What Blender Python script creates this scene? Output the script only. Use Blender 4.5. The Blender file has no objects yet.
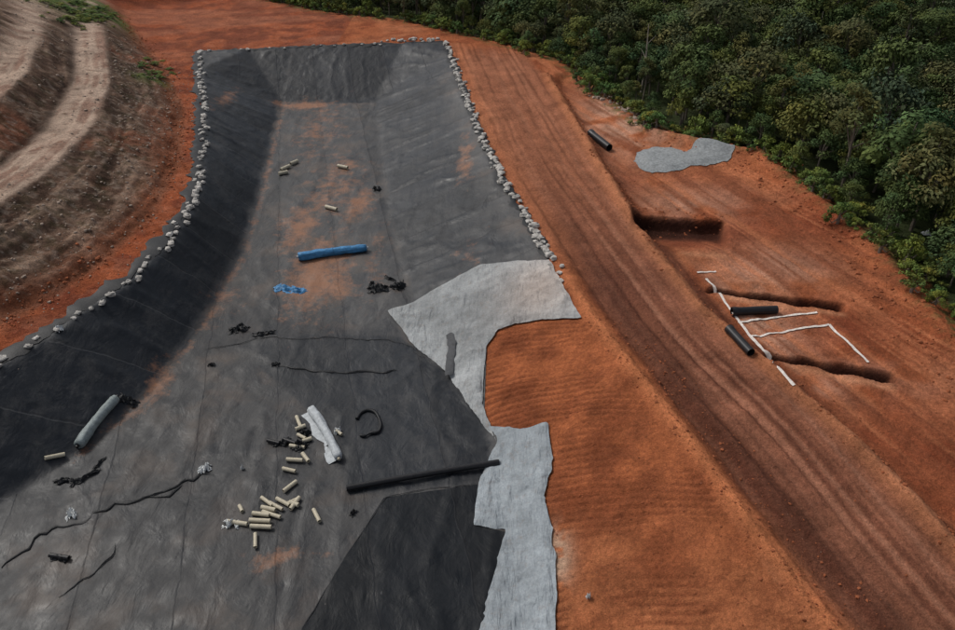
import bpy, math, random
import numpy as np
from mathutils import Vector, geometry
random.seed(7); rng=np.random.default_rng(7)
sc=bpy.context.scene
H=45.0; F=749.0; P=math.radians(35); cP=math.cos(P); sP=math.sin(P)
def ray(u,v):
    dx=(u-477.5)/F; dy=-(v-315)/F
    return np.array([dx,cP+dy*sP,-sP+dy*cP])
def un(u,v,z):
    d=ray(u,v); t=(z-H)/d[2]
    return (d[0]*t,d[1]*t,z)
# ---------- numpy noise
TAB=rng.random((4,256,256))
def vn(x,y,k=0):
    x=np.asarray(x,float); y=np.asarray(y,float)
    xi=np.floor(x).astype(int); yi=np.floor(y).astype(int)
    fx=x-xi; fy=y-yi; fx=fx*fx*(3-2*fx); fy=fy*fy*(3-2*fy)
    T=TAB[k%4]; a=T[xi&255,yi&255]; b=T[(xi+1)&255,yi&255]; c=T[xi&255,(yi+1)&255]; d=T[(xi+1)&255,(yi+1)&255]
    return (a*(1-fx)+b*fx)*(1-fy)+(c*(1-fx)+d*fx)*fy
def fbm(x,y,s,o=4,k=0):
    r=0; a=.5; t=0
    for i in range(o):
        r=r+a*vn(x*s+17.3*i+k*31,y*s+9.1*i+k*7,k+i); t+=a; a*=.5; s*=2.03
    return r/t
def sm(a,b,x):
    t=np.clip((x-a)/(b-a),0,1); return t*t*(3-2*t)
def pdist(X,Y,pl):
    best=np.full(np.shape(X),1e9)
    for i in range(len(pl)-1):
        ax,ay=pl[i][0],pl[i][1]; bx,by=pl[i+1][0],pl[i+1][1]
        dx,dy=bx-ax,by-ay; L=dx*dx+dy*dy+1e-9
        t=np.clip(((X-ax)*dx+(Y-ay)*dy)/L,0,1)
        best=np.minimum(best,np.hypot(X-ax-t*dx,Y-ay-t*dy))
    return best
def inside(X,Y,pl):
    r=np.zeros(np.shape(X),bool); n=len(pl)
    for i in range(n):
        x1,y1=pl[i][0],pl[i][1]; x2,y2=pl[(i+1)%n][0],pl[(i+1)%n][1]
        if y1==y2: continue
        c=((y1>Y)!=(y2>Y))&(X<(x2-x1)*(Y-y1)/(y2-y1)+x1)
        r^=c
    return r
def pmask(X,Y,pl,soft):
    d=pdist(X,Y,list(pl)+[pl[0]]); s=np.where(inside(X,Y,pl),d,-d)
    return sm(-soft,soft,s)
def U(pts,z): return [un(u,v,z) for u,v in pts]
# ---------- break lines of the site
CL=U([(202,52),(206,110),(207,150),(203,185),(190,215),(170,245),(130,285),(95,305),(55,335),(0,368),(-90,425),(-230,520)],5)+[(-42,-30,5)]
CR=U([(443,42),(458,85),(475,130),(497,178),(520,215),(545,260),(580,319),(630,385),(680,450),(740,535),(810,630),(860,700)],5)+[(31,-30,5)]
CF=U([(202,52),(320,46),(443,42)],5)
TL=U([(282,104),(270,150),(258,200),(243,250),(205,320),(150,395),(75,455),(0,505),(-100,570),(-190,660)],-.6)+[(-31,-30,-.6)]
TR=U([(375,100),(380,150),(388,210),(400,270),(420,320),(450,370),(485,425),(500,480),(510,530),(520,630),(530,740)],-.3)+[(14,-30,-.3)]
TF=U([(282,104),(375,100)],-.6)
HT=U([(60,-20),(120,20),(165,70),(182,110),(178,160),(150,215),(100,262),(40,303),(0,322),(-80,370),(-230,460)],5.5)+[(-52,-30,5.5)]
B1o=U([(95,-30),(105,30),(112,80),(95,125),(50,170),(0,205),(-90,260),(-230,350)],10.5)+[(-62,-30,10.5)]
B1i=U([(68,-30),(72,30),(72,80),(45,125),(0,165),(-90,220),(-230,310)],10.8)+[(-67,-30,10.8)]
B2o=U([(38,-30),(42,30),(28,70),(0,98),(-90,150),(-230,240)],14.3)+[(-74,-30,14.3)]
B2i=U([(15,-30),(18,30),(0,55),(-90,110),(-230,200)],14.5)+[(-79,-30,14.5)]
B3=U([(-8,-30),(-20,30),(-90,70),(-230,150)],18)+[(-90,-30,18)]
RR=U([(548,75),(600,165),(650,245),(700,305),(790,385),(870,455),(955,545),(1060,650)],5.2)+[(52,-30,5.2)]
RR2=[(x+2.2,y-.2,3.7) for x,y,z in RR]
FE=U([(235,-6),(330,13),(400,20),(480,38),(560,62),(600,95),(650,128),(700,142),(760,152),(830,205),(880,245),(915,285),(955,330),(1050,420),(1200,560)],4.6)+[(85,-30,4.6)]
FE2=[(x+22*sm(-20,40,x),y+26,1.0) for x,y,z in FE]
pts=[]
def dens(pl,step=2.5):
    for a,b in zip(pl[:-1],pl[1:]):
        L=math.dist(a,b); n=max(1,int(L/step))
        for i in range(n):
            t=i/n; pts.append(tuple(a[k]*(1-t)+b[k]*t for k in range(3)))
    pts.append(tuple(pl[-1]))
for pl in (CL,CR,CF,TL,TR,TF,HT,B1o,B1i,B2o,B2i,B3,RR,RR2,FE,FE2): dens(pl)
far=[(-1600,-300,40),(-1600,1600,120),(1600,1600,120),(1600,-300,10),(0,-300,2),(-300,-30,30),(-300,200,40),(-200,300,30),(0,300,12),(150,300,10),(300,200,6),(300,-30,4),(0,450,45),(-400,500,60),(400,450,40),(-120,230,14),(-60,230,7)]
pts+=far
p2=[Vector((p[0]+random.uniform(-.01,.01),p[1]+random.uniform(-.01,.01))) for p in pts]
vo,eo,fo,ov,_,_=geometry.delaunay_2d_cdt(p2,[],[],0,1e-5)
zo=[pts[o[0]][2] if len(o) else 0 for o in ov]
def grow(a,step,lim,sgn):
    out=[];x=a
    while abs(x-a)<lim:
        step*=1.22; x+=sgn*step; out.append(x)
    return out
xs=np.array(sorted(grow(-64,.3,1450,-1))+list(np.arange(-64,18,.22))+list(np.arange(18,50,.17))+list(np.arange(50,72,.25))+grow(72,.3,1400,1))
ys=np.array(sorted(grow(20,.3,250,-1))+list(np.arange(20,64,.14))+list(np.arange(64,90,.18))+list(np.arange(90,110,.24))+list(np.arange(110,200,.4))+grow(200,.6,1200,1))
X,Y=np.meshgrid(xs,ys,indexing='ij'); Z=np.zeros_like(X)
for f in fo:
    a,b,c=[(vo[i].x,vo[i].y,zo[i]) for i in f]
    den=(b[1]-c[1])*(a[0]-c[0])+(c[0]-b[0])*(a[1]-c[1])
    if abs(den)<1e-9: continue
    i0,i1=np.searchsorted(xs,[min(a[0],b[0],c[0]),max(a[0],b[0],c[0])]); j0,j1=np.searchsorted(ys,[min(a[1],b[1],c[1]),max(a[1],b[1],c[1])])
    if i1<=i0 or j1<=j0: continue
    x=X[i0:i1,j0:j1]; y=Y[i0:i1,j0:j1]
    w0=((b[1]-c[1])*(x-c[0])+(c[0]-b[0])*(y-c[1]))/den
    w1=((c[1]-a[1])*(x-c[0])+(a[0]-c[0])*(y-c[1]))/den
    w2=1-w0-w1; m=(w0>=-1e-6)&(w1>=-1e-6)&(w2>=-1e-6)
    Zs=Z[i0:i1,j0:j1]; Zs[m]=(w0*a[2]+w1*b[2]+w2*c[2])[m]
for _ in range(4):
    Zp=np.pad(Z,1,mode='edge')
    Z=(Zp[:-2,1:-1]+Zp[2:,1:-1]+Zp[1:-1,:-2]+Zp[1:-1,2:]+2*Z)/6
cell=CL[::-1]+CF[1:-1]+CR
cellm=inside(X,Y,cell); dcell=pdist(X,Y,cell+[cell[0]]); sdc=np.where(cellm,dcell,-dcell)
Z+=np.where(cellm,.35*(fbm(X,Y,.09,2,1)-.5),0)*sm(0,4,sdc)
cy=np.array([p[1] for p in CR[::-1]]); cx=np.array([p[0] for p in CR[::-1]])
def dcoord(X,Y): return (X-np.interp(Y,cy,cx))*.975
D=dcoord(X,Y); S=-.209*X+.978*Y
hill=pmask(X,Y,HT+[(-400,-30),(-400,300)],1.0)
dHT=pdist(X,Y,HT)
forest=inside(X,Y,FE+[(600,-30),(600,900),(-700,900),(-250,250),(-90,212)])
rough=np.where(cellm,0,1)*sm(0,1,-sdc)
Z+=rough*(.5*(fbm(X,Y,.15,5,0)-.5)+.2*(fbm(X,Y,1.1,3,2)-.5))
hstri=vn(dHT*.9+3.5*fbm(X,Y,.07,3,1),S*.03,1); hstri2=vn(dHT*2.6+5*fbm(X,Y,.13,3,2),S*.08,2)
b1=pmask(X,Y,B1o+B1i[::-1],.4); b2=pmask(X,Y,B2o+B2i[::-1],.4); bb=np.clip(b1+b2,0,1)
Z+=hill*(1-.7*bb)*(1.3*(fbm(X,Y,.25,5,3)-.5)+.55*(hstri-.5)+.25*(hstri2-.5)+.35*(fbm(X,Y,1.4,3,1)-.5))
road=sm(0,1,D)*sm(16.5,14.5,D)*(Y<150)
wob=1.2*(fbm(S,S*0,.06,2,2)-.5)
rn=vn(D*2.2+wob*2,S*.05,1)-.5
Z+=road*.28*rn
Z-=road*.5*np.exp(-((D-3.2-wob)/.7)**2)*sm(95,70,Y)
Z-=road*.25*np.exp(-((D-5.6-wob)/.45)**2)*sm(95,70,Y)
Z-=road*.12*np.exp(-((D-9.6-wob)/.35)**2)+road*.12*np.exp(-((D-11.8-wob)/.35)**2)
Z+=.5*np.exp(-((D-1.0)/.7)**2)*(Y<150)*(.6+.8*fbm(X,Y,.6,3,1))*sm(75,60,Y)
Z+=.6*np.exp(-((pdist(X,Y,RR)-.0)/.9)**2)*(.3+1.2*fbm(X,Y,.5,3,2))
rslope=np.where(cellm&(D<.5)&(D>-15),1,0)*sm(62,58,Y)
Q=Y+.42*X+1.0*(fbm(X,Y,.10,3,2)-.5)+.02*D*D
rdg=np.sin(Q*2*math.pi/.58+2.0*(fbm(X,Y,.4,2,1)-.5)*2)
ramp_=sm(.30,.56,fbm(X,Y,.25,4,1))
Z+=rslope*(.05*rdg*ramp_+.55*(fbm(X,Y,.2,4,3)-.5)*sm(0,-2,D)*sm(-12,-9,D)+.14*(fbm(X,Y,1.3,4,3)-.5))
dFE=pdist(X,Y,FE)
Z+=.8*np.exp(-((dFE-1.2)/1.3)**2)*(X>24)*(.3+1.3*fbm(X,Y,.25,3,1))*(~forest)
right=sm(0,1,D-15)*(~forest)
dg=vn((X*.92+Y*.39)*.9,(Y*.92-X*.39)*.06,1); dg2=vn((X*.92+Y*.39)*2.6,(Y*.92-X*.39)*.12,3)
Z+=right*(.22*(dg-.5)+.10*(dg2-.5))
trench_shade=np.zeros_like(X); trench_rim=np.zeros_like(X)
def cut(pa,pb,z,depth,width,ramp,spoil=.0,taper=0):
    global Z,trench_shade,trench_rim
    a=un(*pa,z); b=un(*pb,z); dx,dy=b[0]-a[0],b[1]-a[1]; L=math.hypot(dx,dy); dx/=L; dy/=L
    t=(X-a[0])*dx+(Y-a[1])*dy; w=(X-a[0])*dy-(Y-a[1])*dx
    w=w+.6*(fbm(X,Y,.28,3,1)-.5); wd=width*(1-taper*sm(L,0,t))
    e=sm(-.6,.3,t)*sm(L+.6,L-.3,t)
    prof=sm(-.2,.55,w)*(1-sm(wd,wd+ramp,w))
    Z-=depth*prof*e*(1-.4*taper*sm(L,0,t))
    Z+=spoil*np.exp(-((w+.9)/.6)**2)*e*(.4+fbm(X,Y,.9,2,2))
    trench_shade=np.maximum(trench_shade,e*sm(-.25,.15,w)*(1-sm(wd*.85,wd+ramp*.6,w)))
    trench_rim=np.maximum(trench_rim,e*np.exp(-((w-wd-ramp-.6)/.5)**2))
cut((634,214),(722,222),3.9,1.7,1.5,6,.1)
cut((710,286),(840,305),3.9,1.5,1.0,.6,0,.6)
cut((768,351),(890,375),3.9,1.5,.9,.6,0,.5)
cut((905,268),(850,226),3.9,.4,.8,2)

def samp(x,y):
    x=np.asarray(x,float); y=np.asarray(y,float)
    i=np.clip(np.searchsorted(xs,x)-1,0,len(xs)-2); j=np.clip(np.searchsorted(ys,y)-1,0,len(ys)-2)
    fx=(x-xs[i])/(xs[i+1]-xs[i]); fy=(y-ys[j])/(ys[j+1]-ys[j])
    return (Z[i,j]*(1-fx)+Z[i+1,j]*fx)*(1-fy)+(Z[i,j+1]*(1-fx)+Z[i+1,j+1]*fx)*fy
def hit(u,v):
    d=ray(u,v); t=np.arange(15,420,.4); p=d[None,:]*t[:,None]
    zz=H+p[:,2]; g=samp(p[:,0],p[:,1]); k=np.argmax(zz<g)
    a,b=t[k-1],t[k]
    for _ in range(14):
        m=(a+b)/2; q=d*m
        if H+q[2]<float(samp(q[0],q[1])): b=m
        else: a=m
    q=d*a; return np.array([q[0],q[1],H+q[2]])
def HP(l): return [tuple(hit(u,v)) for u,v in l]

# ---------- materials
class M:
    def __init__(s,name):
        s.m=bpy.data.materials.new(name); s.m.use_nodes=True; s.t=s.m.node_tree; s.b=s.t.nodes['Principled BSDF']
    def n(s,ty,**k):
        x=s.t.nodes.new(ty)
        for a,b in k.items(): setattr(x,a,b)
        return x
    def l(s,a,b): s.t.links.new(a,b)
    def pos(s):
        g=s.n('ShaderNodeNewGeometry'); return g.outputs['Position']
    def noise(s,scale,detail=5,rough=.6,vec=None,dist=0):
        x=s.n('ShaderNodeTexNoise'); x.inputs['Scale'].default_value=scale; x.inputs['Detail'].default_value=detail; x.inputs['Roughness'].default_value=rough; x.inputs['Distortion'].default_value=dist
        s.l(vec if vec else s.pos(),x.inputs['Vector']); return x.outputs['Fac']
    def rng(s,v,a,b,c,d):
        x=s.n('ShaderNodeMapRange'); s.l(v,x.inputs[0])
        for i,q in enumerate((a,b,c,d)): x.inputs[i+1].default_value=q
        return x.outputs[0]
    def math(s,op,a,b):
        x=s.n('ShaderNodeMath',operation=op)
        for i,q in enumerate((a,b)):
            if isinstance(q,(int,float)): x.inputs[i].default_value=q
            else: s.l(q,x.inputs[i])
        return x.outputs[0]
    def mix(s,f,a,b,mode='MIX'):
        x=s.n('ShaderNodeMix',data_type='RGBA',blend_type=mode)
        for i,q in ((0,f),(6,a),(7,b)):
            if isinstance(q,(int,float)): x.inputs[i].default_value=q
            elif isinstance(q,tuple): x.inputs[i].default_value=(*q,1)
            else: s.l(q,x.inputs[i])
        return x.outputs[2]
    def vmul(s,v,f):
        x=s.n('ShaderNodeVectorMath',operation='SCALE'); s.l(v,x.inputs[0])
        if isinstance(f,(int,float)): x.inputs[3].default_value=f
        else: s.l(f,x.inputs[3])
        return x.outputs[0]
    def bump(s,h,strength,dist,prev=None):
        x=s.n('ShaderNodeBump'); x.inputs['Strength'].default_value=strength; x.inputs['Distance'].default_value=dist; s.l(h,x.inputs['Height'])
        if prev: s.l(prev,x.inputs['Normal'])
        return x.outputs[0]
    def stretch(s,rot,sc):
        x=s.n('ShaderNodeMapping'); x.inputs['Rotation'].default_value=(0,0,rot); x.inputs['Scale'].default_value=sc; s.l(s.pos(),x.inputs['Vector']); return x.outputs[0]
    def out(s,col,normal=None,rough=.9,spec=.2):
        if isinstance(col,tuple): s.b.inputs['Base Color'].default_value=(*col,1)
        else: s.l(col,s.b.inputs['Base Color'])
        if normal: s.l(normal,s.b.inputs['Normal'])
        s.b.inputs['Roughness'].default_value=rough; s.b.inputs['Specular IOR Level'].default_value=spec
        return s.m
def soil_mat():
    m=M('bare_soil'); a=m.n('ShaderNodeAttribute',attribute_name='Col').outputs['Color']
    n1=m.rng(m.noise(.35,8,.65),.3,.7,.70,1.3); n2=m.rng(m.noise(3.5,6,.7),.25,.75,.62,1.38)
    f=m.math('MULTIPLY',n1,n2)
    n3=m.rng(m.noise(13,3,.6),.3,.7,.72,1.28); f=m.math('MULTIPLY',f,n3)
    c=m.vmul(a,f)
    v=m.n('ShaderNodeTexVoronoi'); v.inputs['Scale'].default_value=2.2; m.l(m.pos(),v.inputs['Vector'])
    st=m.rng(v.outputs['Distance'],.05,.09,1,0); msk=m.rng(m.noise(.5,3),.52,.62,0,.5)
    c=m.mix(m.math('MULTIPLY',st,msk),c,(.42,.3,.24))
    b=m.bump(m.noise(2.5,8,.7),1.0,.32); b=m.bump(m.noise(9,5,.65),.7,.10,b)
    return m.out(c,b,.95,.1)
def liner_mat(name,dark,dusty,rough=.5,spec=.35):
    m=M(name); a=m.n('ShaderNodeAttribute',attribute_name='Col').outputs['Color']
    sp=m.n('ShaderNodeSeparateColor'); m.l(a,sp.inputs[0]); mud,dust_shade,slope=sp.outputs
    n=m.noise(.3,10,.72); n2=m.noise(3,6,.7)
    d=m.math('ADD',dust_shade,m.rng(n,.3,.7,-.36,.36)); d=m.math('ADD',d,m.rng(n2,.3,.7,-.13,.13))
    st=m.noise(1.0,5,.6,m.stretch(.21,(1.3,.10,1))); d=m.math('ADD',d,m.rng(st,.3,.7,-.13,.13))
    d=m.rng(d,0,1,0,1)
    c=m.mix(d,dark,dusty)
    dp=m.n('ShaderNodeVectorMath',operation='DOT_PRODUCT'); m.l(m.pos(),dp.inputs[0]); dp.inputs[1].default_value=(.978,.209,0)
    ds=m.n('ShaderNodeVectorMath',operation='DOT_PRODUCT'); m.l(m.pos(),ds.inputs[0]); ds.inputs[1].default_value=(-.209,.978,0)
    wobn=m.math('MULTIPLY',m.noise(.25,3),.9)
    def seam(o,k):
        x=m.math('DIVIDE',m.math('ADD',o,wobn),k)
        return m.math('FRACT',x,0),m.math('FLOOR',x,0)
    f1,l1=seam(dp.outputs['Value'],6.7); f2,l2=seam(ds.outputs['Value'],6.7)
    w=m.n('ShaderNodeTexWhiteNoise',noise_dimensions='1D')
    isl=m.math('GREATER_THAN',slope,.5)
    def pick(p,q):
        s=m.n('ShaderNodeMix',data_type='FLOAT'); m.l(isl,s.inputs[0]); m.l(p,s.inputs[2]); m.l(q,s.inputs[3]); return s.outputs[0]
    fr=pick(f1,f2); m.l(m.math('ROUND',pick(l1,l2),0),w.inputs['W'])
    c=m.vmul(c,m.rng(w.outputs['Value'],0,1,.72,1.25))
    line=m.rng(fr,.0,.02,1,0); seam_shade=m.rng(m.math('ABSOLUTE',m.math('SUBTRACT',fr,.035),0),0,.015,1,0)
    c=m.mix(m.math('MULTIPLY',line,.3),c,(.11,.11,.11)); c=m.mix(m.math('MULTIPLY',seam_shade,.5),c,(.008,.008,.010))  # pale weld line, then a painted dark shadow line beside it
    sc_=m.rng(m.noise(4,5,.8),.6,.72,0,.3); c=m.mix(m.math('MULTIPLY',sc_,m.rng(dust_shade,.05,.4,0,1)),c,(.13,.11,.095))
    pf=m.rng(m.noise(.22,6,.6),.50,.64,0,.45); pf=m.math('MULTIPLY',pf,m.rng(dust_shade,.2,.45,0,1)); c=m.mix(pf,c,(.115,.085,.066))
    mm=m.math('ADD',mud,m.rng(m.noise(.5,10,.78),.3,.7,-.55,.55)); mm=m.rng(mm,.35,.95,0,.85)
    mm=m.math('MULTIPLY',mm,m.rng(mud,.02,.15,0,1))
    c=m.mix(mm,c,(.28,.13,.068))
    b=m.bump(m.noise(.5,5,.55,m.stretch(.21,(1,.6,1)),.5),.45,.4)
    b=m.bump(line,.6,.06,b); b=m.bump(m.noise(3,5,.65),.2,.08,b)
    r=m.rng(m.noise(.6,5,.6),.3,.7,rough-.1,rough+.2)
    m.out(c,b,rough,spec); m.l(r,m.b.inputs['Roughness']); return m.m
def simple(name,col,rough=.6,var=.2,scale=4,bump=.0,spec=.3):
    m=M(name); f=m.rng(m.noise(scale,6,.65),.3,.7,1-var,1+var)
    rgb=m.n('ShaderNodeRGB'); rgb.outputs[0].default_value=(*col,1); c=m.vmul(rgb.outputs[0],f)
    b=m.bump(m.noise(scale*2,5,.6),bump,.06) if bump else None
    return m.out(c,b,rough,spec)
MS=soil_mat()
ML=liner_mat('black_geomembrane',(.009,.012,.017),(.088,.085,.083))
MP=liner_mat('fresh_black_geomembrane',(.004,.006,.009),(.018,.021,.026),.5,.2)
def geo_mat():
    m=M('grey_geotextile'); a=m.n('ShaderNodeAttribute',attribute_name='Col').outputs['Color']
    f=m.math('MULTIPLY',m.rng(m.noise(.7,7,.65),.3,.7,.72,1.18),m.rng(m.noise(6,5,.7),.3,.7,.84,1.14))
    c=m.vmul(a,f)
    dt=m.rng(m.noise(1.6,8,.75),.54,.75,0,.6); c=m.mix(dt,c,(.22,.17,.135))
    b=m.bump(m.noise(.9,5,.55,m.stretch(-.5,(1.6,.5,1)),.4),.9,.4); b=m.bump(m.noise(2.2,4,.6,m.stretch(.6,(1.8,.5,1))),.6,.14,b)
    return m.out(c,b,.9,.1)
MG=geo_mat()
MBP=simple('black_hdpe_pipe',(.014,.014,.016),.4,.3,3)
MSC=simple('black_membrane_scrap',(.009,.010,.012),.5,.4,5,.4)
MCB=simple('beige_pvc_pipe',(.50,.45,.34),.5,.15,3)
MWR=simple('pale_roll_wrap',(.42,.45,.47),.6,.25,3,.5)
MGW=simple('grey_roll_wrap',(.24,.28,.28),.6,.3,3,.5)
MBL=simple('blue_tarpaulin',(.05,.20,.40),.5,.35,2.5,.5)
MSB=simple('sandbag_cloth',(.42,.40,.37),.9,.6,1.0,.4)
MCH=simple('chalk',(.66,.60,.55),.95,.3,4)
MGR=simple('grey_gravel',(.25,.265,.27),.95,.35,3,.7)
MCL=simple('soil_clod',(.28,.088,.037),.95,.4,.7,.5)
MRK=simple('pale_stone',(.32,.25,.20),.95,.35,.8,.5)
MWP=simple('white_plastic',(.6,.62,.62),.5,.2,3)

def mkmesh(name,verts,faces,mats,col=None,smooth=False,matidx=None,parent=None):
    me=bpy.data.meshes.new(name)
    me.from_pydata([tuple(map(float,v)) for v in verts],[],[tuple(int(i) for i in f) for f in faces])
    for m in (mats if isinstance(mats,(list,tuple)) else [mats]): me.materials.append(m)
    if matidx is not None: me.polygons.foreach_set('material_index',matidx)
    if smooth: me.polygons.foreach_set('use_smooth',[True]*len(me.polygons))
    if col is not None:
        ca=me.color_attributes.new('Col','FLOAT_COLOR','POINT'); c=np.ones((len(verts),4)); c[:,:3]=col; ca.data.foreach_set('color',c.ravel())
    ob=bpy.data.objects.new(name,me); sc.collection.objects.link(ob)
    if parent: ob.parent=parent
    return ob

# ---------- sheets (outlines)
geo_top=HP([(388,312),(430,293),(480,266),(520,262),(549,261),(562,285),(581,319),(545,321),(515,325),(498,331),(488,345),(484,370),(482,405),(492,432),(500,448),(485,430),(447,375),(415,348)])
geo_low=HP([(488,428),(520,431),(546,424),(553,460),(545,500),(553,530),(556,590),(553,640),(552,700),(470,700),(480,630),(497,560),(505,531),(474,527),(480,480),(497,443)])
liner=[(x-.7,y,z) for x,y,z in CL[::-1]]+[(CF[1][0],CF[1][1]+.6,5)]+[(x+.4,y,z) for x,y,z in CR[:6]]+HP([(520,300),(487,335),(484,420),(510,440),(520,500),(520,530),(530,630)])+[tuple(p) for p in TR[-2:]]
lm=inside(X,Y,liner); ld=pdist(X,Y,liner+[liner[0]])
# ---------- terrain colours
def mixc(c,k,m): return c*(1-m[...,None])+np.array(k)*m[...,None]
N1=fbm(X,Y,.07,5,0); N2=fbm(X,Y,.3,5,2); N3=fbm(X,Y,1.2,4,1)
C=np.ones(X.shape+(3,))*np.array((.38,.120,.050))
C=mixc(C,(.48,.19,.092),sm(.45,.7,N1)*.8); C=mixc(C,(.22,.058,.025),sm(.5,.68,N2)*.65)
streak=vn(D*1.6+wob*2,S*.035,2)*.6+vn(D*4+wob*4,S*.07,3)*.4
rd=sm(2.0,3.6,D+.8*(N2-.5))*sm(15.5,13,D+1.5*(N2-.5))*sm(150,135,Y)
C=mixc(C,(.27,.114,.070),rd*.85)
C=mixc(C,(.40,.185,.115),rd*sm(.5,.75,streak)*.75); C=mixc(C,(.14,.05,.03),rd*sm(.5,.3,streak)*.65)
C=mixc(C,(.39,.155,.082),rd*sm(60,95,Y)*.6)
dk=np.exp(-((D-4.3-wob)/1.9)**2)*sm(100,60,Y)
C=mixc(C,(.09,.032,.020),dk*.8*sm(.2,.5,streak+.3*N2))
C=mixc(C,(.58,.21,.09),np.exp(-((D-1.1)/.75)**2)*sm(70,60,Y)*.9)
C=mixc(C,(.44,.17,.085),np.exp(-((D-2.2)/1.8)**2)*sm(60,75,Y)*(Y<150)*.7)
bank=pdist(X,Y,RR)
C=mixc(C,(.52,.21,.10),np.exp(-((bank-.3)/.8)**2)*.65)
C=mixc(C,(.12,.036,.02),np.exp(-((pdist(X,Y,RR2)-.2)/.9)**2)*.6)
def blob(u,v,rx,ry,z=4.1):
    p=un(u,v,z); return np.exp(-(((X-p[0])/rx)**2+((Y-p[1])/ry)**2))
C=mixc(C,(.58,.34,.235),right*np.clip(blob(735,325,6,7)*1.2+blob(690,110,9,12)+.9*blob(620,120,6,14)+.8*blob(700,205,8,5)+.7*blob(775,265,6,5)+.6*blob(850,380,8,3),0,1)*sm(.35,.6,N2+.1)*.9)
C=mixc(C,(.23,.055,.025),right*np.clip(blob(860,330,7,5)+blob(790,225,10,8)+blob(930,450,6,8)+.8*blob(670,232,6,4),0,1)*.7)
C=mixc(C,(.25,.082,.04),right*sm(.5,.8,dg*.6+dg2*.4)*.75); C=mixc(C,(.54,.2,.095),right*sm(.45,.2,dg*.6+dg2*.4)*.6)
C=mixc(C,(.60,.28,.15),right*trench_rim*.6)
C=mixc(C,(.030,.012,.009),trench_shade*.93)  # shade inside the pit and trenches painted near black into the colour
rs=rslope
C=mixc(C,(.42,.135,.055),rs*.8); C=mixc(C,(.23,.07,.03),rs*sm(.45,.66,N2)*.75); C=mixc(C,(.50,.19,.085),rs*sm(.5,.7,N1)*.5); C=mixc(C,(.28,.09,.04),rs*sm(.5,.62,N3)*.5)
C=mixc(C,(.19,.058,.026),rs*sm(.0,-.9,rdg)*ramp_*.6)  # ridge troughs: shadow painted into the soil colour
C=mixc(C,(.55,.36,.25),rs*np.clip(blob(558,553,.9,2.0,1.2)*1.3,0,1)*sm(.4,.55,N3))
tr=(1-hill)*(D<-20)*(~forest)
C=mixc(C,(.33,.082,.033),tr*.7); C=mixc(C,(.17,.046,.026),tr*sm(.48,.62,N2)*.65); C=mixc(C,(.42,.16,.09),tr*sm(.5,.65,N3)*.4)
C=mixc(C,(.21,.065,.035),tr*sm(125,150,Y)*.8*sm(.3,.6,N2))
C=mixc(C,(.38,.15,.085),tr*sm(125,150,Y)*sm(.55,.75,vn(S*.22+5*fbm(X,Y,.03,2,1),X*.04,2))*.5)
C=C*np.array((.95,.93,.92))
# hill
hc=np.ones_like(C)*np.array((.155,.095,.066))
hs=hstri*.25+.2*hstri2+.55*fbm(X,Y,.45,6,1)
hc=mixc(hc,(.31,.215,.155),sm(.52,.66,hs)*.85); hc=mixc(hc,(.075,.045,.032),sm(.49,.38,hs)*.8); hc=mixc(hc,(.24,.085,.045),sm(.50,.62,N1)*.65)
hc=mixc(hc,(.06,.05,.025),sm(.56,.66,N3)*.5); hc=mixc(hc,(.36,.28,.22),sm(.62,.7,fbm(X,Y,2.2,3,3))*.5)
C=C*(1-hill[...,None])+hc*hill[...,None]
C=mixc(C,(.50,.37,.285),bb*sm(.1,.4,N3)*.9)
C=mixc(C,(.25,.14,.10),bb*sm(.45,.65,vn(pdist(X,Y,B1o)*2.2,S*.05,3)*.4+.6*N2)*.75)
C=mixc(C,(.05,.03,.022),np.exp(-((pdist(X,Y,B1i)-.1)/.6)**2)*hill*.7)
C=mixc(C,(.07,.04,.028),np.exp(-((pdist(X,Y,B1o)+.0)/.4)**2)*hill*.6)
C=mixc(C,(.23,.075,.035),hill*np.exp(-(dHT/2.2)**2)*.85)
gr=np.clip(blob(88,15,8,9,9)*1.6+blob(150,75,2,3,8),0,1)*sm(.3,.5,N2)
C=mixc(C,(.085,.14,.032),gr*hill)
C=mixc(C,(.04,.052,.02),np.where(forest,1.,0)*sm(0,2.5,dFE+1.5*(N3-.5)))
C=mixc(C,(.09,.10,.035),np.exp(-(dFE/1.6)**2)*sm(.5,.6,N3)*.8)
C=mixc(C,(.05,.06,.025),sm(-250,-320,X)+sm(320,360,X)+sm(-20,-60,Y))
ZT=Z-np.where(lm,.3*sm(.6,1.6,ld),0)
nx,ny=len(xs),len(ys)
me=bpy.data.meshes.new('ground_terrain'); me.vertices.add(nx*ny)
me.vertices.foreach_set('co',np.stack([X,Y,ZT],-1).reshape(-1))
I,J=np.meshgrid(np.arange(nx-1),np.arange(ny-1),indexing='ij'); a=(I*ny+J).ravel()
q=np.stack([a,a+ny,a+ny+1,a+1],-1)
me.loops.add(q.size); me.loops.foreach_set('vertex_index',q.ravel()); me.polygons.add(len(q)); me.polygons.foreach_set('loop_start',np.arange(0,q.size,4)); me.polygons.foreach_set('loop_total',np.full(len(q),4)); 
me.update(calc_edges=True); me.polygons.foreach_set('use_smooth',np.ones(len(q),bool))
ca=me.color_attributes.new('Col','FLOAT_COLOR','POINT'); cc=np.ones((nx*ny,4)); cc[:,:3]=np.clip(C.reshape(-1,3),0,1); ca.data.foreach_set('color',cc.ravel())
me.materials.append(MS); g=bpy.data.objects.new('ground_terrain',me); sc.collection.objects.link(g)

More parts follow.
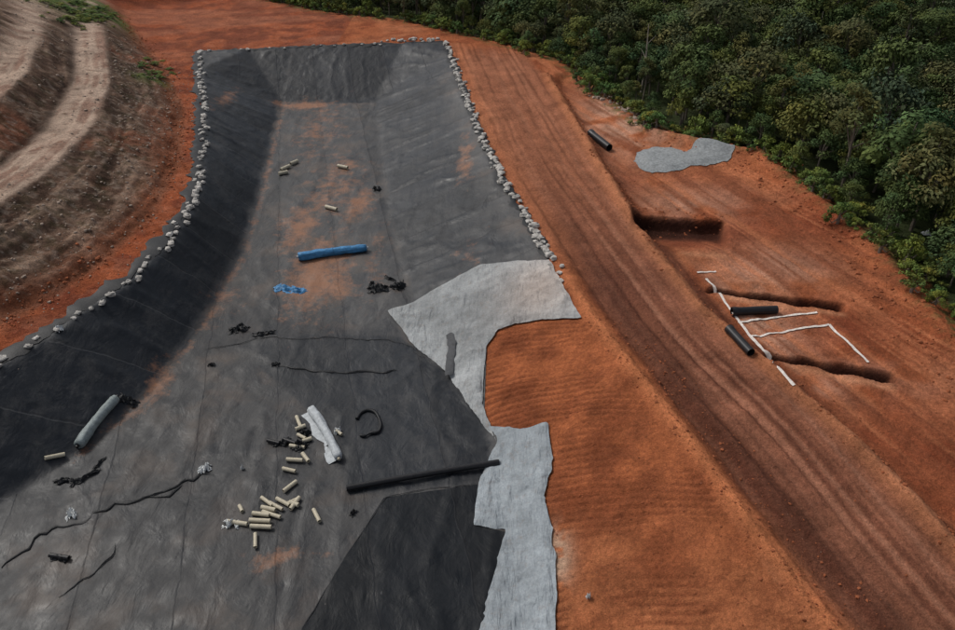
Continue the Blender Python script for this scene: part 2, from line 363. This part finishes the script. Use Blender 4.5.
# ---------- draped sheets
def drape(name,poly,sp,zf,cf,mat,jag=.0):
    out=[]
    n=len(poly)
    for i in range(n):
        a=np.array(poly[i][:2]); b=np.array(poly[(i+1)%n][:2]); L=np.hypot(*(b-a)); k=max(1,int(L/sp))
        nn=np.array([-(b-a)[1],(b-a)[0]])/(L+1e-9)
        for j in range(k):
            p=a+(b-a)*j/k
            if j and jag: p=p+nn*jag*(float(fbm(p[0],p[1],.9,2,1))-.5)*2
            out.append(p)
    P0=[(p[0],p[1]) for p in out]
    xa=np.array(P0); gx,gy=np.meshgrid(np.arange(xa[:,0].min(),xa[:,0].max(),sp),np.arange(xa[:,1].min(),xa[:,1].max(),sp),indexing='ij')
    gx=gx+rng.uniform(-.2,.2,gx.shape)*sp; gy=gy+rng.uniform(-.2,.2,gy.shape)*sp
    gx=gx.ravel(); gy=gy.ravel(); ins=inside(gx,gy,P0); gx=gx[ins]; gy=gy[ins]
    k=pdist(gx,gy,P0+[P0[0]])>sp*.45; gx=gx[k]; gy=gy[k]
    co=[Vector(p) for p in P0]+[Vector((float(x),float(y))) for x,y in zip(gx,gy)]
    nb=len(P0); vv,_,ff,_,_,_=geometry.delaunay_2d_cdt(co,[(i,(i+1)%nb) for i in range(nb)],[],1,1e-5)
    x=np.array([v.x for v in vv]); y=np.array([v.y for v in vv]); e=pdist(x,y,P0+[P0[0]])
    z=zf(x,y,e); ff=[tuple(f) if (vv[f[1]]-vv[f[0]]).cross(vv[f[2]]-vv[f[0]])>0 else tuple(f)[::-1] for f in ff]
    return mkmesh(name,np.stack([x,y,z],-1),ff,mat,cf(x,y,e),True)
tlx=lambda y: np.interp(y,[p[1] for p in TL[::-1]],[p[0] for p in TL[::-1]])
trx=lambda y: np.interp(y,[p[1] for p in TR[::-1]],[p[0] for p in TR[::-1]])
clx=lambda y: np.interp(y,[p[1] for p in CL[::-1]],[p[0] for p in CL[::-1]])
crx=lambda y: np.interp(y,cy,cx)
YF=TF[0][1]
def bl(x,y,u,v,rx,ry,ang=0):
    p=hit(u,v); dx=x-p[0]; dy=y-p[1]; c,s=math.cos(ang),math.sin(ang)
    return np.exp(-(((dx*c+dy*s)/rx)**2+((-dx*s+dy*c)/ry)**2))
def ridged(n,p=5): return (1-np.abs(2*n-1))**p
def lz(x,y,e):
    sl=np.maximum(sm(.5,-1.5,x-tlx(y)),sm(-.5,1.5,x-trx(y)))
    a=ridged(vn(x*.16+3*fbm(x,y,.05,2,1),y*.55+2*fbm(x,y,.12,2,3),1),7)
    b=ridged(vn(x*.45+2*fbm(x,y,.1,2,2),y*.12+4*fbm(x,y,.06,2,0),2),8)
    c=ridged(vn((x+y)*.3+2*fbm(x,y,.1,2,1),(x-y)*.08+3*fbm(x,y,.07,2,2),3),9)
    w=.14*np.abs(fbm(x*.9,y*.9,.35,3,2)-.5)+(.26*a*sl+.12*b*(1-.5*sl)+.07*c)*(.3+fbm(x,y,.1,2,3))
    return samp(x,y)+.07+w*sm(0,1,e)
def lc(x,y,e):
    j=1.2*(fbm(x,y,.4,3,2)-.5)
    L=sm(.5,-.6,x-tlx(y)+j); R=sm(-.5,1.2,x-trx(y)+j); E=sm(YF-.5,YF+1,y+j); fl=(1-np.maximum(L,R))*(1-E)
    mud=np.zeros_like(x)
    for (u,v,rx,ry,s) in [(318,275,3.8,9,1.0),(300,228,2.8,7,.85),(360,205,2.0,6,.85),(305,106,6,2.5,1.0),(270,560,1.5,1.2,.8),(330,290,4.5,2.2,.9),(375,260,1.5,10,.45),(335,190,5,12,.6),(465,160,1.3,7,.8),(470,250,2.5,5,.35),(225,100,1.2,9,.6),(290,555,3,1,.45),(230,300,3,6,.4),(320,130,5,14,.55),(340,170,4,8,.55),(160,385,1.2,4,.7),(310,320,4,4,.4)]:
        mud=np.maximum(mud,s*bl(x,y,u,v,rx,ry))
    toe=np.exp(-((x-tlx(y)-.5)/.7)**2)*(.5*sm(38,48,y)*sm(140,120,y)); mud=np.maximum(mud,toe)
    dust_shade=.38*fl+.22*fl*sm(45,70,y)-.05*L+.10*R*(1-E)+.02*E+.3*(fbm(x,y,.1,3,1)-.5)  # dust plus painted shading: far wall darker, floor lighter, so the basin reads
    dust_shade+=.6*np.exp(-((crx(y)-x)/2.4)**2)*sm(62,75,y)*(1-.5*E)
    dust_shade+=.25*np.exp(-((x-clx(y)-1.5)/1.2)**2)*sm(80,100,y)
    dust_shade+=.25*np.exp(-((x-tlx(y)+.2)/.5)**2)
    pol=HP([(262,368),(300,338),(400,338),(447,375),(490,435),(500,482),(350,494),(335,430)])
    dust_shade-=.5*pmask(x,y,pol,.5)
    dust_shade-=.28*pmask(x,y,HP([(225,300),(275,310),(400,340),(390,372),(275,368),(205,350)]),1.5)
    dust_shade-=.12*sm(6,0,x-tlx(y))*fl*sm(75,55,y)
    return np.stack([np.clip(mud,0,1),np.clip(dust_shade,0,1),np.clip(np.maximum(np.maximum(L,R)*(1-E),0),0,1)],-1)
drape('geomembrane_liner',liner,.38,lz,lc,ML)
panel=HP([(384,499),(478,486),(474,527),(508,534),(505,580),(490,720),(262,720),(303,630),(345,560)])
drape('geomembrane_panel',panel,.38,lambda x,y,e:lz(x,y,e+1)+.06,lambda x,y,e:np.stack([0*x,.10+.3*(fbm(x,y,.3,3,1)-.5),0*x],-1),MP)
def gz(x,y,e):
    r=ridged(vn((x*.8+y*.5)*.5+2*fbm(x,y,.15,2,1),(y*.8-x*.5)*.15,1),6)*.24+ridged(vn((x*.3-y*.9)*.45+2*fbm(x,y,.1,2,2),(x+y)*.15,3),7)*.18
    return samp(x,y)+.30+(.08*np.abs(fbm(x,y,.8,3,3)-.5)*2+r)*sm(0,.6,e)-.10*sm(.5,0,e)
def gc(x,y,e):
    c=np.ones((len(x),3))*np.array((.35,.365,.37)); t=sm(.3,.7,fbm(x,y,.15,3,2))
    k=bl(x,y,540,290,4,5)[:,None]*.8; c=c*(1-k)+np.array((.44,.365,.32))*k
    k=bl(x,y,430,325,4,5)[:,None]*.4; c=c*(1-k)+np.array((.25,.265,.27))*k
    return c*(.80+.28*t[:,None])
drape('geotextile_sheet',geo_top,.25,gz,gc,MG,.15)
drape('geotextile_sheet',geo_low,.25,lambda x,y,e:gz(x,y,e)+.03,lambda x,y,e:np.ones((len(x),3))*np.array((.32,.355,.38))*(.7+.5*fbm(x,y,.2,3,2))[:,None],MG,.18)
pad=U([(633,161),(636,155),(645,151),(657,149),(670,150),(680,153),(686,155),(692,151),(702,148),(716,147),(728,150),(733,156),(730,162),(719,166),(706,169),(697,169),(690,169),(682,172),(668,174),(652,173),(641,169)],3.9)
drape('gravel_pad',pad,.35,lambda x,y,e:samp(x,y)+.03+.28*sm(0,1.6,e)+.12*fbm(x,y,1,3,1),lambda x,y,e:np.ones((len(x),3))*.3,MGR,.3)

def ribbon(pix,w,off,crown=0,sp=.35,wig=0,world=None,even=False):
    p=[np.array(q) for q in (world or HP(pix))]; path=[]
    for a,b in zip(p[:-1],p[1:]):
        n=max(1,int(np.linalg.norm(b-a)/sp)); path+=[a+(b-a)*i/n for i in range(n)]
    path.append(p[-1]); vs=[];fs=[]; N=len(path)
    for i,q in enumerate(path):
        t=path[min(i+1,len(path)-1)]-path[max(i-1,0)]; t=t[:2]/np.linalg.norm(t[:2]); nn=np.array([-t[1],t[0]])
        k=wig*(float(fbm(q[0],q[1],.9,3))-.5)*2.5; ww=w*(.8+.4*float(vn(q[0]*2,q[1]*2,1)) if even else .35+1.3*float(vn(q[0]*2,q[1]*2,1)))
        tp=1 if (world or even) else min(1,.25+min(i,N-1-i)*.25)
        for j,s in enumerate((-1,0,1)):
            xy=q[:2]+nn*(s*ww*tp/2+k); vs.append((xy[0],xy[1],float(samp(*xy))+off+(crown*tp*(.4+float(vn(q[0]*1.3,q[1]*1.3,2))) if j==1 else 0)))
        if i: 
            a=3*(i-1); fs+=[(a,a+3,a+4,a+1),(a+1,a+4,a+5,a+2)]
    return vs,fs
def rib(name,pix,w,off,mat,crown=0,**k):
    vs,fs=ribbon(pix,w,off,crown,**k); return mkmesh(name,vs,fs,mat,None,True)
def ringpath(path,rad,seg=16,inner=.86,lump=0,seed=0):
    path=[np.array(p,float) for p in path]; n=len(path); vs=[];fs=[]
    for side in (1,inner):
        for i,p in enumerate(path):
            t=path[min(i+1,n-1)]-path[max(i-1,0)]; t/=np.linalg.norm(t); up=np.array([0,0,1.]) if abs(t[2])<.9 else np.array([1.,0,0])
            s=np.cross(t,up); s/=np.linalg.norm(s); uu=np.cross(s,t); r=rad[i] if hasattr(rad,'__len__') else rad
            for j in range(seg):
                a=2*math.pi*j/seg; rr=r*side*(1+lump*(float(vn(i*.6+seed,j*.9+seed*3))-.5)*2)
                vs.append(p+(s*math.cos(a)+uu*math.sin(a))*rr)
    o=n*seg
    for i in range(n-1):
        for j in range(seg):
            k=(j+1)%seg; a=i*seg+j; b=i*seg+k; c=b+seg; d=a+seg
            fs.append((a,d,c,b)); fs.append((o+a,o+b,o+c,o+d))
    for e in (0,(n-1)*seg):
        for j in range(seg):
            k=(j+1)%seg; f=(e+j,e+k,o+e+k,o+e+j); fs.append(f if e==0 else f[::-1])
    return vs,fs
def pipe(name,u0,v0,u1,v1,r,mat,inner=.86,off=.1,collar=False,n=2,parent=None,bend=0):
    a=hit(u0,v0); b=hit(u1,v1); 
    for p in (a,b): p[2]=float(samp(p[0],p[1]))+off+r
    d=b-a; perp=np.array([-d[1],d[0],0])
    path=[a+d*t+perp*bend*math.sin(math.pi*t) for t in np.linspace(0,1,max(n,2 if not collar else 12))]
    rad=r
    if collar: rad=[r*(1.14 if i in (0,1) else 1) for i in range(len(path))]
    vs,fs=ringpath(path,rad,18,inner); return mkmesh(name,vs,fs,mat,None,False)
pipe('black_pipe',347,492,499,466,.25,MBP,.85,n=14,bend=.006,off=.18)
pipe('drainage_pipe',731,315,776,313,.40,MBP,.85,.0,True)
pipe('drainage_pipe',728,332,750,356,.38,MBP,.85,.0,True)
pipe('drainage_pipe',590,136,609,151,.5,MBP,.85,.02,True)
def roll(name,u0,v0,u1,v1,r,mat,coremat,lump=.12,taper=.85,flap=True,bands=(.25,.55,.8),n=20):
    a=hit(u0,v0); b=hit(u1,v1)
    for p in (a,b): p[2]=float(samp(p[0],p[1]))+r*.92+.1
    d=(b-a); L=np.linalg.norm(d); d/=L; side=np.array([-d[1],d[0],0])
    e=bpy.data.objects.new(name,None); sc.collection.objects.link(e)
    path=[a+d*L*t+side*.16*math.sin(3*t) for t in np.linspace(0,1,n)]
    rad=[r*(1+(taper-1)*t)*(1+.05*math.sin(9*t)) for t in np.linspace(0,1,n)]
    rad[0]*=.85; rad[-1]*=.85
    vs,fs=ringpath(path,rad,24,.35,lump,u0); mkmesh('wound_sheet',vs,fs,mat,None,True,None,e)
    vs,fs=ringpath([a-d*.2,b+d*.2],r*.3,14,.75); mkmesh('core_tube',vs,fs,coremat,None,False,None,e)
    if flap:
        vs=[];fs=[]
        for i in range(n):
            p=path[i]
            for j in range(5):
                w=r*.55+j*.07*(1+2.2*float(vn(i*.5,u0)))
                xy=p[:2]+side[:2]*w*(1 if u0%2 else -1); zz=float(samp(*xy))+.16+ (.30*(1-j/4)*r if j<4 else 0)
                vs.append((xy[0],xy[1],zz))
            if i: 
                for j in range(4): q=5*(i-1)+j; fs.append((q,q+5,q+6,q+1))
        mkmesh('loose_flap',vs,fs,mat,None,True,None,e)
    for t in bands:
        c=a+d*L*t+side*.16*math.sin(3*t); vs,fs=ringpath([c-d*.04,c+d*.04],r*(1+(taper-1)*t)*1.07,24,.95); mkmesh('tie_band',vs,fs,mat,None,True,None,e)
roll('geotextile_roll',80,450,118,402,.46,MGW,MBP,.10,.85,False,())
roll('geotextile_roll',312,413,339,462,.42,MWR,MCB,.16,.8,True,())
roll('blue_sheet_roll',299,261,367,252,.52,MBL,MWR,.2,.8,True,(.5,))
def scrap(name,u,v,L,W,ang,mat,h=.25,off=.12,seed=0):
    p=hit(u,v); nx_,ny_=26,14; vs=[];fs=[]; c,s=math.cos(ang),math.sin(ang)
    for i in range(nx_):
        for j in range(ny_):
            a=i/(nx_-1)-.5; b=j/(ny_-1)-.5
            ey=.55+1.3*float(vn(seed+3,i*.4+seed))
            x=a*L*(1+.5*(float(vn(seed,j*.5))-.5)); y=(b*ey+.9*(float(vn(i*.22,seed*5.1))-.5))*W
            x+= .3*W*(float(vn(j*.5+seed,i*.4))-.5); y+=.12*W*(float(vn(j*.8+seed,i*.6,1))-.5)
            gx=p[0]+x*c-y*s; gy=p[1]+x*s+y*c
            hh=h*max(0,float(fbm(i*.3+seed*7,j*.5+seed,1.,3,1))-.35)*2.6*(1-(2*a)**4)*(1-(2*b)**4)
            vs.append((gx,gy,float(samp(gx,gy))+off+hh))
    for i in range(nx_-1):
        for j in range(ny_-1):
            if vn(i*.3+seed*3,j*.4,2)<.2 and (i<5 or i>19 or j<3 or j>10): continue
            q=i*ny_+j; fs.append((q,q+ny_,q+ny_+1,q+1))
    return mkmesh(name,vs,fs,mat,None,True)
for i,a in enumerate([(379,291,2.1,1.0,.3,.6),(399,288,1.4,.9,1.2,.8),(390,280,1.6,.3,-.6,.3),(372,285,1.1,.3,1.2,.3),(239,331,1.8,.8,.2,.5),(264,335,2.4,.45,.15,.35),(276,366,.8,.4,0,.3),(130,403,1.5,.6,.0,.4),(86,479,2.8,.32,.9,.3),(61,560,1.3,.4,0,.4),(68,482,1.9,.4,.1,.3),(282,444,1.5,.5,.4,.4),(300,448,1.3,.8,1.1,.6),(212,366,.7,.3,0,.3),(354,515,.7,.3,1,.3),(377,190,1.1,.8,.4,.5),(306,434,.9,.5,0,.4),(100,465,1.5,.2,1.3,.2),(330,448,.6,.4,.7,.3)]):
    scrap('membrane_scrap',*a[:5],MSC,a[5],.17,i*1.7+.3)
scrap('blue_sheet_scrap',290,291,3.6,1.2,-.1,MBL,.4,.17,4.4)
for a in [(205,470,1.0,.6,.2,2.2),(72,516,.8,.7,.5,6.2),(232,526,1.3,.5,.1,8.2),(338,433,.6,.4,0,9.1),(60,330,.6,.5,0,3.1),(925,235,1.0,.6,0,1.1),(588,598,.3,.2,0,5.1),(243,470,.3,.2,0,5.6)]:
    scrap('plastic_bag',*a[:5],MWP,.45,.16,a[5])
lp=HP([(357,421),(361,415),(368,412),(375,414),(379,420),(381,428),(378,434),(371,435),(365,438),(360,437)])
pth=[]
for i in range(len(lp)-1):
    p0,p1,p2_,p3=[np.array(lp[max(0,min(len(lp)-1,i+k))]) for k in (-1,0,1,2)]
    for t in np.linspace(0,1,5)[:-1]: pth.append(.5*((2*p1)+(-p0+p2_)*t+(2*p0-5*p1+4*p2_-p3)*t*t+(-p0+3*p1-3*p2_+p3)*t**3)+np.array([0,0,.24]))
vs,fs=ringpath(pth,[.14*(.5+.8*float(vn(i*.3,2.2))) for i in range(len(pth))],10,.7); mkmesh('black_hose',vs,fs,MSC,None,True)
rib('membrane_strip',[(450,338),(452,350),(450,365),(449,380)],.8,.56,simple('dusty_membrane',(.06,.063,.068),.7,.3,3,.4),.10,even=True)
rib('membrane_fold',[(275,367),(310,371),(350,373),(398,373)],.20,.16,MSC,.12,wig=.3)
rib('membrane_fold',[(0,568),(35,540),(75,526),(110,508),(150,499),(180,490),(213,474)],.24,.16,MSC,.10,wig=.8)
rib('membrane_fold',[(150,499),(170,500),(186,488)],.3,.16,MSC,.1,wig=.5)
rib('membrane_fold',[(60,600),(95,575),(118,545)],.12,.16,MSC,.07,wig=.5)
rib('membrane_fold',[(476,486),(430,490),(386,499),(345,560),(303,630),(280,680)],.08,.18,MSC,.03,wig=.1)
rib('membrane_fold',[(205,350),(260,340),(330,338),(400,342),(447,376)],.08,.16,MSC,.04,wig=.4)
segs=[(262,500,273,508),(277,501,290,508),(262,510,276,513),(253,516,270,518),(250,523,271,524),(251,529,272,530),(270,505,283,512),(281,520,263,514),(256,536,256,550),(228,524,248,527),(300,500,291,512),(314,512,320,524),(283,471,296,474),(287,462,303,463),(284,494,297,484),(290,448,305,450),(46,461,66,457),(297,419,301,429),(303,456,309,464),(298,437,306,441),(240,508,243,514),(290,505,299,508),(303,444,312,441),(281,172,290,168),(279,176,288,174),(291,166,298,163),(338,168,348,170),(326,209,337,212),(296,432,306,428),(337,433,342,437),(286,507,299,501)]
for s in segs:
    far=s[1]<300
    pipe('pipe_offcut',*s,.24 if far else random.uniform(.14,.18),MCB,.82,.15)
for s in [(284,442,296,446),(268,443,280,446),(51,558,70,561)]: pipe('black_pipe_offcut',*s,.17,MBP,.8,.15)
vs=[];fs=[]
def addl(pix,w=.24):
    v,f=ribbon(pix,w,.09,0,.2,.02,even=True); o=len(vs); vs.extend(v); fs.extend([tuple(i+o for i in q) for q in f])
for l in [[(697,273),(716,272)],[(706,279),(715,291),(725,303),(737,319),(746,331),(755,342),(763,351),(770,359),(778,368),(786,377),(794,386)],[(738,323),(775,318),(817,313)],[(750,337),(790,331),(829,325)],[(829,325),(848,343),(868,363)]]: addl(l)
mkmesh('chalk_marking',vs,fs,MCH)
def lumps(name,plist,mat,seg=(8,6),par=None):
    V=[];Fa=[]
    for (x,y,z,a,b,c,rot) in plist:
        o=len(V); ns,nr=seg; cr,sr=math.cos(rot),math.sin(rot); sd=random.random()*50
        for i in range(1,nr):
            ph=math.pi*i/nr
            for j in range(ns):
                th=2*math.pi*j/ns; k=1+.6*(float(TAB[0,int(sd)+i,j*3%256])-.5)
                ct,st=math.cos(th),math.sin(th); px=math.copysign(abs(ct)**.7,ct)*math.sin(ph)**.7*a*k; py=math.copysign(abs(st)**.7,st)*math.sin(ph)**.7*b*k; pz=math.cos(ph)*c*k
                V.append((x+px*cr-py*sr,y+px*sr+py*cr,z+pz))
        t=len(V); V.append((x,y,z+c)); V.append((x,y,z-c))
        for i in range(nr-2):
            for j in range(ns):
                q=o+i*ns+j; r=o+i*ns+(j+1)%ns; Fa.append((q,q+ns,r+ns,r))
        for j in range(ns):
            Fa.append((t,o+j,o+(j+1)%ns)); Fa.append((t+1,o+(nr-2)*ns+(j+1)%ns,o+(nr-2)*ns+j))
    return mkmesh(name,V,Fa,mat,None,False,None,par)
def along(pl,step,ja):
    out=[];acc=0
    for a,b in zip(pl[:-1],pl[1:]):
        L=math.hypot(b[0]-a[0],b[1]-a[1]); 
        while acc<L:
            t=acc/L; out.append((a[0]+(b[0]-a[0])*t+random.gauss(0,ja),a[1]+(b[1]-a[1])*t+random.gauss(0,ja*.5),math.atan2(b[1]-a[1],b[0]-a[0]))); acc+=step*random.uniform(.5,1.5)
        acc-=L
    return out
def bags(pl,step,ja,ox,skip=0,size=1):
    r=[]
    for x,y,t in along(pl,step,ja):
        if random.random()<skip or y<18: continue
        x+=ox; s=size*random.uniform(.55,1.15); r.append((x,y,float(samp(x,y))+.1+.1*s,.42*s,.31*s,.22*s,t+random.gauss(0,.8)))
    return r
lumps('sandbag_row',bags(CR[:6],.75,.26,.5,.08,1.2)+bags(CR[:6],1.6,.5,.7,.2,.8),MSB)
lumps('sandbag_row',bags(CL[:6],.85,.25,-.35,.1,1.15)+bags(CL[5:11],1.1,.35,-.35,.2,.95),MSB)
lumps('sandbag_row',bags(CF,2.0,.3,0,.35,1.0)+bags(U([(385,42),(410,40),(440,40)],5),.7,.8,0,.1,1.1),MSB)
lumps('sandbag_row',bags(U([(548,262),(566,290)],5),.8,.3,.4,.1,1.0),MSB)
vs=[];fs=[]
for pl,w,ox in ((CL[:-1],1.5,-1.0),(CF,1.0,0),(CR[:6],.9,.5)):
    v,f=ribbon(None,w,.13,.12,.5,.6,world=[(x+ox,y,z) for x,y,z in pl]); o=len(vs); vs+=v; fs+=[tuple(i+o for i in q) for q in f]
mkmesh('liner_anchor_flap',vs,fs,MSC,None,True)
def scatter(pl,n,spread,smin,smax,ox=0):
    r=[]; A=along(pl,.5,0)
    for _ in range(n):
        x,y,t=random.choice(A); x+=random.gauss(0,spread)+ox; y+=random.gauss(0,spread)
        if y<18: continue
        s=smin*(smax/smin)**(random.random()**2.5); r.append((x,y,float(samp(x,y))+.02,s,s*random.uniform(.6,1),s*random.uniform(.5,.8),random.random()*6))
    return r
cl=scatter(CR[6:12],450,.5,.03,.13,1.0)+scatter([(p[0]+3.5,p[1]) for p in CR[6:12]],500,.9,.03,.14)+scatter(RR,1100,.8,.05,.2,.8)+scatter([un(636,210,4),un(724,218,4)],80,1,.06,.22)+scatter([(p[0]-3,p[1]) for p in FE[8:14]],500,1.6,.06,.3)+scatter(HT[1:10],900,.9,.06,.25)+scatter([un(650,130,4),un(780,170,4)],150,3,.08,.3)+scatter([(p[0]+15,p[1]) for p in CR[6:12]],300,3,.03,.10)+scatter([(p[0]-6,p[1]) for p in CR[7:12]],350,3,.025,.09)
lumps('soil_clods',cl,MCL,(6,4))
st=scatter(B1o[1:8],700,3,.06,.24,2)+scatter(B2o,400,2.5,.08,.3)+scatter(HT[2:9],500,2.5,.06,.2,-2)+scatter([un(600,95,4.5),un(655,128,4.5)],60,1,.2,.6)
lumps('loose_stones',st,MRK,(6,4))

# ---------- forest
def leafmat():
    m=M('tree_foliage'); a=m.n('ShaderNodeAttribute',attribute_name='Col').outputs['Color']
    oi=m.n('ShaderNodeObjectInfo').outputs['Random']
    c=m.mix(m.rng(oi,0,1,0,1),(.70,.88,.88),(1.6,1.3,.90)); c=m.mix(1.0,a,c,'MULTIPLY')
    return m.out(c,None,.8,.1)
MLf=leafmat(); MTk=simple('tree_bark',(.18,.15,.12),.9,.3,3,.4)
def tree_mesh(name,seed,h,cr,lobes,leaves,tint,low=.45):
    r=random.Random(seed); V=[];Fa=[];mi=[];col=[]
    def add(vs,fs,m,c):
        o=len(V); V.extend([tuple(v) for v in vs]); Fa.extend([tuple(i+o for i in f) for f in fs]); mi.extend([m]*len(fs)); col.extend([c]*len(vs))
    top=h*.75; add(*ringpath([(0,0,-.6),(.1,0,h*.25),(r.uniform(-.3,.3),r.uniform(-.3,.3),h*.5),(0,0,top)],[.22,.17,.12,.05],6,.5),1,(.1,.1,.1))
    for i in range(lobes):
        an=i*2.4+r.uniform(-.4,.4); fr=math.sqrt((i+.3)/lobes); rr=cr*.78*fr; z=h*(low+(1-low)*.82*(1-fr**2*.75))+r.uniform(-.5,.6)
        c=np.array([rr*math.cos(an),rr*math.sin(an),z])
        if i%2==0: add(*ringpath([(0,0,h*.35+.2*(i%3)),tuple(c*np.array([.5,.5,1])-np.array([0,0,.6])),tuple(c)],[.1,.07,.03],4,.5),1,(.1,.1,.1))
        br=cr*r.uniform(.26,.44); bt=r.uniform(.7,1.3); hue=r.uniform(-.12,.15)
        for k in range(leaves):
            d=np.array([r.gauss(0,1),r.gauss(0,1),r.gauss(.25,1)]); d/=np.linalg.norm(d)
            rad=br*(r.uniform(.55,1.12)); p=c+d*rad*np.array([1,1,.72])
            nrm=d+np.array([r.gauss(0,.4),r.gauss(0,.4),r.gauss(.6,.4)]); nrm/=np.linalg.norm(nrm)
            t=np.cross(nrm,[r.random(),r.random(),.3]); t/=np.linalg.norm(t); b=np.cross(nrm,t); s=r.uniform(.11,.25)*(cr/3)**.5
            lw=bt*r.uniform(.75,1.25)
            cc=(tint[0]*lw*(1+hue),tint[1]*lw,tint[2]*lw*(1-hue))
            vs=[p-t*s,p-b*s*.6+nrm*.03,p+t*s,p+b*s*.6-nrm*.02]
            add(vs,[(0,1,2,3)],0,cc)
    me_ob=mkmesh(name,V,Fa,[MLf,MTk],np.array(col),False,mi); me=me_ob.data; bpy.data.objects.remove(me_ob); return me
tm=[tree_mesh('tree_a',1,8,3.6,15,140,(.075,.105,.040),.3),tree_mesh('tree_b',2,10,3.2,14,140,(.060,.092,.040),.35),tree_mesh('tree_c',3,7,4.2,18,130,(.086,.110,.045),.3),
    tree_mesh('tree_d',4,11,2.7,12,140,(.070,.088,.042),.3),tree_mesh('tree_e',5,6.5,3.0,12,130,(.095,.125,.045),.3),tree_mesh('tree_f',6,9,4.0,16,120,(.082,.098,.055),.4)]
sm_=[tree_mesh('shrub_a',11,2.4,1.7,8,90,(.10,.145,.042),.15),tree_mesh('shrub_b',12,1.8,1.4,7,80,(.12,.155,.05),.15)]
fo_e=bpy.data.objects.new('forest',None); sc.collection.objects.link(fo_e)
FPoly=FE+[(600,-30),(600,900),(-400,900),(-200,260),(-90,212)]
gx=np.arange(-70,215,3.7); gy=np.arange(25,270,3.7)
for x0 in gx:
    for y0 in gy:
        x=x0+random.uniform(-1.9,1.9); y=y0+random.uniform(-1.9,1.9)
        if x>.74*y+18 or x<-.5*y: continue
        if not inside(np.array(x),np.array(y),FPoly): continue
        de=float(pdist(np.array(x),np.array(y),FE))
        if de<1.0: continue
        k=random.choice([0,1,2,3,4,5]); s=random.uniform(.5,1.2)
        if de<5: s*=.65
        if random.random()<.05: s*=1.4
        o=bpy.data.objects.new('tree',tm[k]); sc.collection.objects.link(o); o.parent=fo_e
        o.location=(x,y,float(samp(x,y))); o.scale=(s*random.uniform(.9,1.15),s*random.uniform(.9,1.15),s*random.uniform(.85,1.15)); o.rotation_euler=(random.gauss(0,.05),random.gauss(0,.05),random.random()*6.28)
for x,y,t in along(FE[:-1],.8,1.3):
    if y<20: continue
    o=bpy.data.objects.new('shrub',random.choice(sm_)); sc.collection.objects.link(o); o.parent=fo_e
    s=random.uniform(.3,1.2); o.location=(x+.9,y+.9,float(samp(x+.8,y+.8))-.1); o.scale=(s,s,s*random.uniform(.7,1.2)); o.rotation_euler=(0,0,random.random()*6.28)
MDT=simple('dead_wood',(.34,.30,.25),.9,.2,3)
for u,v,hh in ((641,92,8),(930,40,9),(812,60,6)):
    p=hit(u,v); pth=[(p[0],p[1],p[2]-.5),(p[0]+.2,p[1],p[2]+hh*.5),(p[0]-.1,p[1]+.2,p[2]+hh+3)]
    vs,fs=ringpath(pth,[.22,.16,.05],7,.5)
    for k in range(4):
        z=p[2]+hh*(.55+.15*k); an=k*2.1; v2,f2=ringpath([(p[0]+.1,p[1],z),(p[0]+1.3*math.cos(an),p[1]+1.3*math.sin(an),z+1.3)],[.07,.02],5,.5); o=len(vs); vs+=v2; fs+=[tuple(i+o for i in f) for f in f2]
    mkmesh('dead_tree',vs,fs,MDT)
gr_e=bpy.data.objects.new('hill_shrubs',None); sc.collection.objects.link(gr_e)
for _ in range(150):
    u,v=random.choice([(88,14),(88,14),(88,18),(150,72),(60,5)]); q=hit(u+random.gauss(0,12),v+random.gauss(0,5))
    o=bpy.data.objects.new('shrub',random.choice(sm_)); sc.collection.objects.link(o); o.parent=gr_e; s=random.uniform(.15,.5); o.location=(q[0],q[1],q[2]-.1); o.scale=(s*1.6,s*1.6,s*.6); o.rotation_euler=(0,0,random.random()*6)

# ---------- light, sky, camera
w=bpy.data.worlds.new('World'); sc.world=w; w.use_nodes=True; nt=w.node_tree; bg=nt.nodes['Background']
sky=nt.nodes.new('ShaderNodeTexSky'); sky.sky_type='NISHITA'; sky.sun_disc=False
el,az=math.radians(48),math.radians(-55)
sky.sun_elevation=el; sky.sun_rotation=az; sky.dust_density=4; sky.air_density=1.0
hsv=nt.nodes.new('ShaderNodeHueSaturation'); hsv.inputs['Saturation'].default_value=.4; nt.links.new(sky.outputs[0],hsv.inputs['Color']); nt.links.new(hsv.outputs[0],bg.inputs['Color']); bg.inputs['Strength'].default_value=.105
sd=bpy.data.lights.new('sun','SUN'); sd.energy=1.5; sd.angle=math.radians(14); sd.color=(1,.96,.9)
so=bpy.data.objects.new('sun',sd); sc.collection.objects.link(so)
dv=Vector((math.sin(az)*math.cos(el),math.cos(az)*math.cos(el),math.sin(el))); so.rotation_euler=(-dv).to_track_quat('-Z','Y').to_euler(); so.location=(0,0,100)
cd=bpy.data.cameras.new('camera'); cam=bpy.data.objects.new('camera',cd); sc.collection.objects.link(cam); cam.location=(0,0,H); cam.rotation_euler=(math.radians(90)-P,0,0)
cd.sensor_width=36; cd.lens=36*F/955; cd.clip_end=4000; cd.clip_start=.5; sc.camera=cam
sc.view_settings.view_transform='Standard'; sc.view_settings.look='None'; sc.view_settings.exposure=0
